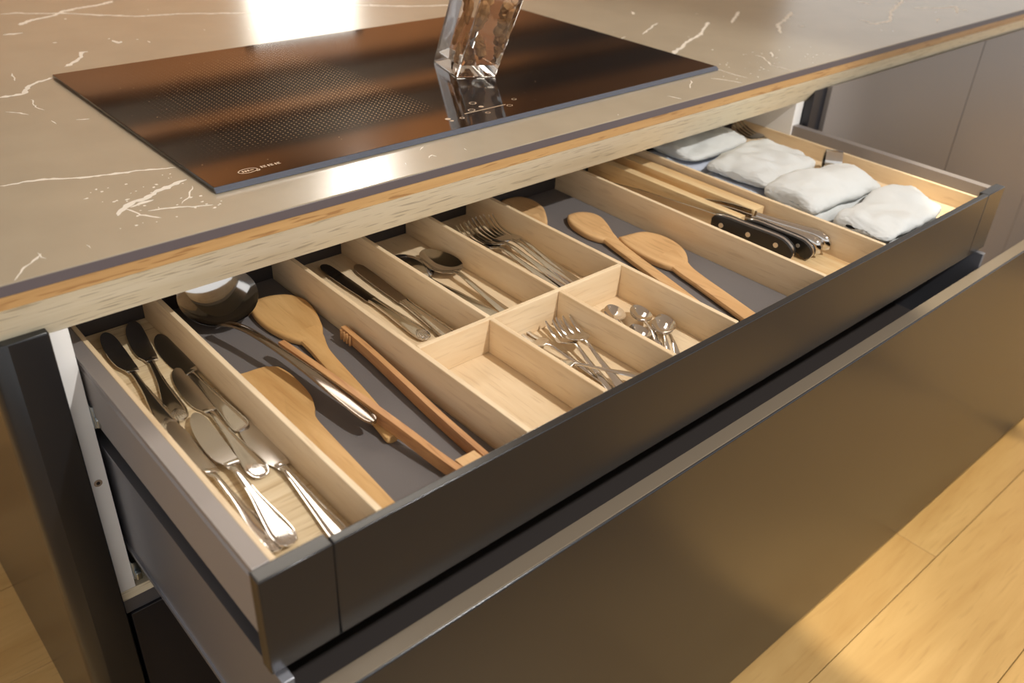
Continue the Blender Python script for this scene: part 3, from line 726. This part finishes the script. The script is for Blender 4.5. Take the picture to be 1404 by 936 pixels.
for i, (e, t, dz, pit, lab) in enumerate(CF):
    o = cf if i == 0 else dup(cf)
    place(o, e, t, ZB+.0004+dz, 0, R(pit)); tag(o, lab, 'fork', 'cake forks in the cutlery tray')
    if i == 3: o.scale = (.86, .86, .86)
te = make_spoon(.102, .036, .0118, .0055, 'teaspoon')
TE = [((.5150, .140), (.4690, .066), 0, 0, 'teaspoon farthest back, alone beside the cross divider'),
      ((.5290, .114), (.4860, .036), .0050, 1, 'upper teaspoon of the overlapping left pair'),
      ((.5050, .093), (.4655, .018), 0, 0, 'lower teaspoon of the overlapping left pair, close to the divider'),
      ((.5210, .076), (.4640, .014), .0105, 1, 'teaspoon with round bright bowl resting on top of another at the right'),
      ((.5400, .087), (.4880, .018), .0030, 0, 'teaspoon under the bright round bowled one, its handle towards the front')]
for i, (c, e, dz, pit, lab) in enumerate(TE):
    o = te if i == 0 else dup(te)
    d = (Vector(c)-Vector(e)).normalized(); e2 = Vector(c)-d*.084
    place(o, e2, c, ZB+.0004+dz, 0, R(pit)); tag(o, lab, 'spoon', 'teaspoons in the cutlery tray')

# ------------------------------------------------------------------ ladle
la = thing('ladle', (.168, .405, ZM), 'large steel soup ladle with a polished bowl and long handle on the grey mat', 'ladle')
bm = bmesh.new()
bowl(bm, 0, 0, .0425, .0425, .028, 0, .0012, 10, 36, 0)
bmesh.ops.rotate(bm, verts=bm.verts, cent=(0, 0, 0), matrix=Matrix.Rotation(R(22), 3, 'X') @ Matrix.Rotation(R(-6), 3, 'Y'))
bmesh.ops.translate(bm, verts=bm.verts, vec=(.168, .4085, ZM+.0302))
mz = min(v.co.z for v in bm.verts); bmesh.ops.translate(bm, verts=bm.verts, vec=(0, 0, ZM+.0006-mz))
finish('bowl', bm, 'steel', parent=la)
hp = [(.147, .368), (.150, .354), (.157, .328), (.164, .290), (.171, .240), (.1765, .185), (.1800, .140), (.1806, .128)]
hz = [.0175, .0260, .031, .030, .027, .0235, .0205, .0200]
hw_ = [.0042, .0048, .0042, .0040, .0048, .0070, .0066, .003]
bm = bmesh.new(); loft(bm, smooth_st([(p[0], p[1], ZM+z, w_, .0020) for p, z, w_ in zip(hp, hz, hw_)]), 12, 2.4)
rim_lines(bm, [(p[0], p[1], ZM+z, w_, .0020) for p, z, w_ in zip(hp, hz, hw_)])
finish('handle', bm, 'steel_dark', parent=la)

# ------------------------------------------------------------------ wooden spoons (flat carved, slightly hollowed)
def wooden(name, outline, neck_y, z0, th, m, label, hollow=None, cat='spoon', n=6):
    pts = spline(outline, n)
    bm = bmesh.new()
    prism(bm, [(p.x, p.y) for p in pts], 2, z0, z0+th, bev=th*.36, seg=3)
    c = sum((Vector(p) for p in outline), Vector((0, 0)))/len(outline)
    o = finish(name, bm, m, origin=(c.x, c.y, z0), angle=50)
    tag(o, label, cat)
    return o
def wooden_spoon(name, head, handle, z0, th, m, label, dish, cat='spoon'):
    """head: closed outline with its hollow modelled as rings; handle: left and right lines"""
    c = sum((Vector(p) for p in head), Vector((0, 0)))/len(head)
    t = thing(name, (c.x, c.y, z0), label, cat)
    H_ = spline(head, 6); n = len(H_)
    bm = bmesh.new(); rings = []
    prof = [(0.0, -dish), (.35, -dish*.85), (.6, -dish*.5), (.8, -dish*.12), (.92, 0), (.985, -th*.12), (1.0, -th*.35), (1.0, -th*.7), (.97, -th*.95), (.85, -th*1.0)]
    for s, dz in prof[1:]:
        rings.append([bm.verts.new((c.x+(p.x-c.x)*s, c.y+(p.y-c.y)*s, z0+th+dz)) for p in H_])
    ct = bm.verts.new((c.x, c.y, z0+th-dish))
    for k in range(n): bm.faces.new((ct, rings[0][k], rings[0][(k+1) % n]))
    for a, b_ in zip(rings, rings[1:]):
        for k in range(n): bm.faces.new((a[k], a[(k+1) % n], b_[(k+1) % n], b_[k]))
    bm.faces.new(rings[-1])
    finish('head', bm, m, parent=t, angle=60)
    bm = bmesh.new(); loft(bm, smooth_st([(x, y, z0+th*.52, hw, th*.5) for x, y, hw in handle], 5), 12, 3.0)
    finish('handle', bm, m, parent=t)
    return t
Zs = ZM+.0006
wooden_spoon('wooden_spoon', [(.2005, .4100), (.2018, .4112), (.215, .4125), (.230, .411), (.246, .402), (.2555, .383), (.2545, .360), (.2480, .335), (.2385, .312), (.2250, .296), (.2120, .300), (.2000, .322), (.1940, .350), (.1940, .380)],
             [(.2245, .322, .0155), (.2205, .302, .0135), (.2165, .284, .0105), (.2125, .262, .0093), (.2040, .190, .0088), (.1960, .135, .0086), (.1925, .1165, .0078), (.192, .1135, .004)], Zs, .0085, 'spoonwood', 'large pale corner wooden spoon beside the ladle', .0025)
wooden_spoon('wooden_spoon', [(.620, .458), (.640, .468-.009), (.655, .452), (.6595, .430), (.653, .405), (.640, .385), (.624, .366), (.610, .360), (.598, .372), (.594, .400), (.598, .435)],
             [(.620, .395, .016), (.612, .372, .0135), (.6045, .346, .0105), (.598, .310, .0092), (.587, .230, .0086), (.578, .160, .008), (.5765, .155, .004)], Zs, .0085, 'spoonwood_d', 'round wooden spoon half in shade at the back beside the fork compartment', .0025)
wooden_spoon('wooden_spoon', [(.660, .3635), (.671, .3670), (.685, .364), (.6955, .353), (.6975, .338), (.6920, .322), (.6800, .300), (.6660, .280), (.6540, .276), (.6440, .290), (.6410, .312), (.6470, .343)],
             [(.668, .310, .0150), (.6605, .286, .0125), (.652, .262, .0098), (.6425, .226, .0088), (.6240, .150, .0088), (.6060, .082, .0086), (.6030, .072, .0075), (.6025, .070, .004)], Zs, .0088, 'spoonwood_d', 'slim rounded wooden spoon, left one of the two in front of the knife compartment', .0026)
wooden_spoon('wooden_spoon', [(.6685, .2735), (.6700, .2742), (.690, .2715), (.7085, .266), (.7185, .250), (.7205, .232), (.7170, .212), (.7070, .192), (.6900, .174), (.6730, .166), (.6600, .176), (.6550, .200), (.6560, .232), (.6615, .258)],
             [(.686, .205, .020), (.678, .182, .0165), (.668, .160, .0132), (.6605, .132, .0118), (.6490, .085, .0118), (.6360, .034, .0118), (.6335, .024, .0112), (.633, .0215, .006)], Zs, .0095, 'spoonwood_d', 'broad pointed wooden spoon, right one of the two in front of the knife compartment', .0026)
wooden('wooden_spatula', [(.1135, .2895), (.138, .2905), (.1615, .2865), (.1690, .272), (.1700, .245), (.1670, .217), (.1600, .198), (.1530, .184), (.1500, .150), (.1465, .090), (.1430, .036), (.1400, .0215), (.1270, .0215), (.1240, .034), (.1230, .090), (.1220, .150), (.1195, .190), (.1140, .215), (.1125, .250)], 0, Zs, .0050, 'spoonwood', 'flat pale wooden spatula beside the left tray, partly under the ladle handle', cat='spatula')

# ------------------------------------------------------------------ tongs
tg = thing('wooden_tongs', (.222, .045, ZM), 'brown wooden tongs with two slim arms joined near the drawer front', 'tongs')
def arm(pts, w_, name):
    """flat strip standing on its edge: pts (x,y,z0), thickness w_, height h"""
    bm = bmesh.new(); P = spline([(p[0], p[1], p[2]) for p in pts], 5, False)
    Hh = [p[3] for p in pts]; rings = []
    for i, p in enumerate(P):
        d = (P[min(i+1, len(P)-1)]-P[max(0, i-1)]); nn = Vector((-d.y, d.x, 0)).normalized()*w_/2
        f = i/(len(P)-1)*(len(pts)-1); k = min(int(f), len(pts)-2); h = Hh[k]+(Hh[k+1]-Hh[k])*(f-k)
        rings.append([bm.verts.new(q) for q in (p-nn, p+nn, p+nn+Vector((0, 0, h)), p-nn+Vector((0, 0, h)))])
    for a, b_ in zip(rings, rings[1:]):
        for k in range(4): bm.faces.new((a[k], a[(k+1) % 4], b_[(k+1) % 4], b_[k]))
    bm.faces.new(rings[0]); bm.faces.new(rings[-1][::-1])
    bmesh.ops.bevel(bm, geom=[e for e in bm.edges if e.calc_face_angle(0) > .6], offset=.0009, segments=2, affect='EDGES', profile=.5)
    finish(name, bm, 'tongwood', parent=tg)
arm([(.1775, .289, ZM+.0150, .013), (.1815, .235, ZM+.0150, .014), (.1880, .165, ZM+.0135, .014), (.1960, .100, ZM+.0085, .014), (.2010, .060, ZM+.0040, .014), (.2060, .024, ZM+.0012, .014)], .0068, 'arm')
arm([(.2510, .290, ZM+.0060, .012), (.2480, .230, ZM+.0050, .013), (.2430, .160, ZM+.0030, .014), (.2390, .100, ZM+.0015, .014), (.2350, .024, ZM+.0012, .014)], .0060, 'arm')
boxo('joint_block', 'spoonwood_d', (.2098, .2318, .0245, .047, ZM+.0013, ZM+.0145), parent=tg, bev=.0008)
bm = bmesh.new()
for k in range(4):
    yy = .285-k*.0055
    box(bm, .2438, .2459, yy-.0010, yy+.0010, ZM+.0062, ZM+.0178)
finish('grip_notches', bm, 'bark', parent=tg)

# ------------------------------------------------------------------ knife block and kitchen knives
kb = thing('in_drawer_knife_block', (.825, .315, ZB), 'slotted pale wooden knife block lying at the back of the knife compartment', 'knife block')
boxo('block_base', 'acacia', (.7985, .8600, .186, .4595, ZB+.0003, -.0260), parent=kb)
boxo('slat', 'acacia', (.7985, .8125, .180, .4595, -.0259, -.0085), parent=kb, bev=.0008)
boxo('slat', 'acacia', (.8375, .8600, .183, .4595, -.0259, -.0085), parent=kb, bev=.0008)
def kitchen_knife(bol, end, ztop, k, blade_l, blade_h, m, label, steelh=False):
    """bol: bolster point, end: butt of the handle (world xy)"""
    bol, end = Vector(bol), Vector(end); L = (end-bol).length
    o = local_thing('kitchen_knife'); o.location = (bol.x, bol.y, ztop)
    d = (end-bol).normalized(); o.rotation_euler = (0, 0, math.atan2(d.y, d.x)+math.pi/2)   # local -Y runs to the butt
    s = L/.116
    if not steelh:
        out = [(0, 0), (.05, .0004), (.09, -.0012), (.104, -.005), (.113, -.012), (.116, -.020), (.1125, -.0275), (.1040, -.0300), (.0965, -.0270), (.0890, -.0225), (.055, -.0205), (.025, -.0205), (.008, -.0235), (0, -.0240)]
        P = [(-a*s, z*k) for a, z in out]
        P = [(p.x, p.y) for p in spline(P, 4)]
        for sd in (-1, 1):
            bm = bmesh.new(); prism(bm, P, 0, sd*.0024, sd*.0068, bev=.0011, seg=2); lpart('handle_scale', bm, 'black', o)
            for a in (.012, .052, .092):
                bm = bmesh.new(); cyl(bm, (sd*.0066 if sd > 0 else -.0074, -a*s, -.0105*k if a < .09 else -.0120*k), 0, .0034*k, .0008, 16); lpart('rivet', bm, 'rivet', o)
        c = sum((Vector(p) for p in P), Vector((0, 0)))/len(P)
        bm = bmesh.new(); prism(bm, [(c.x+(p[0]-c.x)*1.006, c.y+(p[1]-c.y)*1.02) for p in P], 0, -.0023, .0023, bev=.0004, seg=1); lpart('tang', bm, 'steel_b', o)
    else:
        st = [(0, 0, -.010, .0056, .0080), (0, -.03*s, -.0095, .0062, .0074), (0, -.07*s, -.0095, .0070, .0088), (0, -.095*s, -.0115, .0076, .0112), (0, -.110*s, -.0145, .0068, .0105), (0, -.117*s, -.0170, .003, .005)]
        bm = bmesh.new(); loft(bm, smooth_st(st), 14, 2.2); h = lpart('handle', bm, 'steel', o)
        bm = bmesh.new(); box(bm, -.0074, -.0061, -.072*s, -.022*s, -.0130, -.0075, bev=.0004); lpart('handle_inlay', bm, 'black', h)
    bl = [(0.001, -.0006), (.03, -.0006), (blade_l*.6, -.0018), (blade_l*.9, -.006), (blade_l, -.012), (blade_l*.93, -.0135), (blade_l*.7, -blade_h*.8), (blade_l*.35, -blade_h*.97), (.004, -blade_h), (.001, -blade_h*.9)]
    bm = bmesh.new(); prism(bm, bl, 0, -.0011, .0011, bev=.0003, seg=1); lpart('blade', bm, m, o)
    tag(o, label, 'knife', 'kitchen knives in the knife compartment')
    return o
kitchen_knife((.7835, .2060), (.8010, .0920), -.0085, 1.0, .21, .030, 'steel_b', 'large black handled kitchen knife with three rivets nearest the tray side board')
kitchen_knife((.8195, .1775), (.8290, .0800), -.0140, .82, .075, .0110, 'steel_b', 'smaller black handled kitchen knife just behind the large one')
kitchen_knife((.8285, .1790), (.8420, .0780), -.0110, .9, .09, .012, 'steel', 'left steel handled kitchen knife sticking out of the block', True)
kitchen_knife((.8400, .1790), (.8580, .0750), -.0090, .9, .09, .012, 'steel', 'right steel handled kitchen knife beside the towel compartment divider', True)

# ------------------------------------------------------------------ towels
def cloth_roll(bm, c, lx, ry, rz, ang, seed, amp=.003, p=3.0, nx=70, nk=64, droop=.0):
    m = Matrix.Rotation(ang, 3, 'Z'); c = Vector(c); V = []
    sd = Vector((seed, seed*.7, 0))
    for i in range(nx+1):
        u = math.sin((-1+2*i/nx)*math.pi/2)
        e = max(.0, 1-abs(u)**9)**.42
        ring = []
        for k in range(nk):
            t = 2*math.pi*k/nk; cs, sn = math.cos(t), math.sin(t)
            a, b_ = math.copysign(abs(cs)**(2/p), cs), math.copysign(abs(sn)**(2/p), sn)
            yv = ry*(.9+.1*e)*a*max(e, .05)**.25; zv = rz*max(e, .03)*b_
            v = Vector((u*lx, yv, zv))
            q = Vector((v.x, v.y, v.z*1.5))
            big = noise.noise(q*19+sd); mid = noise.noise(q*48-sd); fine = noise.noise(q*300)
            v += Vector((0, cs*.6, sn))*amp*(1.6*big+.7*mid) + Vector((u*.9, cs, sn))*.0011*fine
            v.x += lx*.07*abs(u)**3*noise.noise(Vector((seed*2+u, yv*24, zv*30)))
            v.y += ry*.10*noise.noise(Vector((v.x*22, seed*3, .5*a)))
            v.z += droop*(1-u*u)*(1-a*a*.6)
            if sn < 0: v.z = max(v.z, -rz)
            ring.append(bm.verts.new(m @ v + c + Vector((0, 0, rz))))
        V.append(ring)
    for a, b_ in zip(V, V[1:]):
        for k in range(nk): bm.faces.new((a[k], a[(k+1) % nk], b_[(k+1) % nk], b_[k]))
    bm.faces.new(V[0]); bm.faces.new(V[-1][::-1])
def towel(layers, label, m2='towel_b'):
    c = layers[0]
    t = thing('folded_towel', (c[0], c[1], ZB), label, 'towel', 'white towels in the right compartment')
    for i, (x, y_, z, lx, ry, rz, ang, seed, amp, p, droop, mm) in enumerate(layers):
        bm = bmesh.new(); cloth_roll(bm, (x, y_, ZB+.0008+z), lx, ry, rz, R(ang), seed, amp, p, droop=droop)
        finish(('lower_fold', 'upper_fold', 'loose_corner')[i], bm, mm, parent=t, angle=80)
    return t
towel([(.954, .392, 0, .076, .0500, .0135, 3, 1.2, .0018, 3.6, 0, 'towel_b'), (.978, .390, .0255, .076, .0480, .0105, 5, 3.4, .0040, 2.6, .003, 'towel')], 'greyish folded white towel farthest back, half under the worktop shade')
towel([(.950, .268, 0, .074, .0530, .0145, 2, 5.1, .0018, 3.6, 0, 'towel_b'), (.974, .268, .0275, .076, .0560, .0125, 4, 7.7, .0062, 2.6, .004, 'towel')], 'folded white towel with a visible bluish lower layer, second from the back')
towel([(.960, .158, 0, .082, .0470, .0190, -3, 9.2, .0026, 2.8, 0, 'towel'), (.964, .157, .0230, .083, .0460, .0185, -4, 11.3, .0042, 2.0, .007, 'towel')], 'thick domed cream white towel, third from the back')
towel([(.962, .059, 0, .084, .0440, .0160, 1, 13.9, .0028, 2.9, 0, 'towel'), (.968, .058, .0225, .082, .0430, .0145, 2, 15.5, .0066, 2.4, .002, 'towel')], 'folded fluffy white towel nearest the drawer front')

# fork leaning at the back right, napkin ring behind the third towel
rf = make_fork(.19, 4, 'serving_fork', .0135, .010)
place(rf, (1.092, .235), (1.116, .41), ZB+.004, R(-10), R(7)); tag(rf, 'dark serving fork standing its tines up in the back right corner behind the towels', 'fork')
bm = bmesh.new(); NR = (1.128, .238, ZB+.0195)
A = []
for k in range(28):
    t = 2*math.pi*k/28; row_ = []
    for (r, yv) in ((.0185, -.012), (.0192, -.013), (.0192, .013), (.0185, .012), (.0172, .012), (.0172, -.012)):
        row_.append(bm.verts.new((NR[0]+r*math.cos(t), NR[1]+yv, NR[2]+r*math.sin(t))))
    A.append(row_)
for k in range(28):
    for j in range(6): bm.faces.new((A[k][j], A[k][(j+1) % 6], A[(k+1) % 28][(j+1) % 6], A[(k+1) % 28][j]))
bmesh.ops.rotate(bm, verts=bm.verts, cent=NR, matrix=Matrix.Rotation(R(35), 3, 'Z'))
tag(finish('napkin_ring', bm, 'steel', origin=(NR[0], NR[1], ZB)), 'shiny metal ring behind the third towel, against the right tray wall', 'ring')
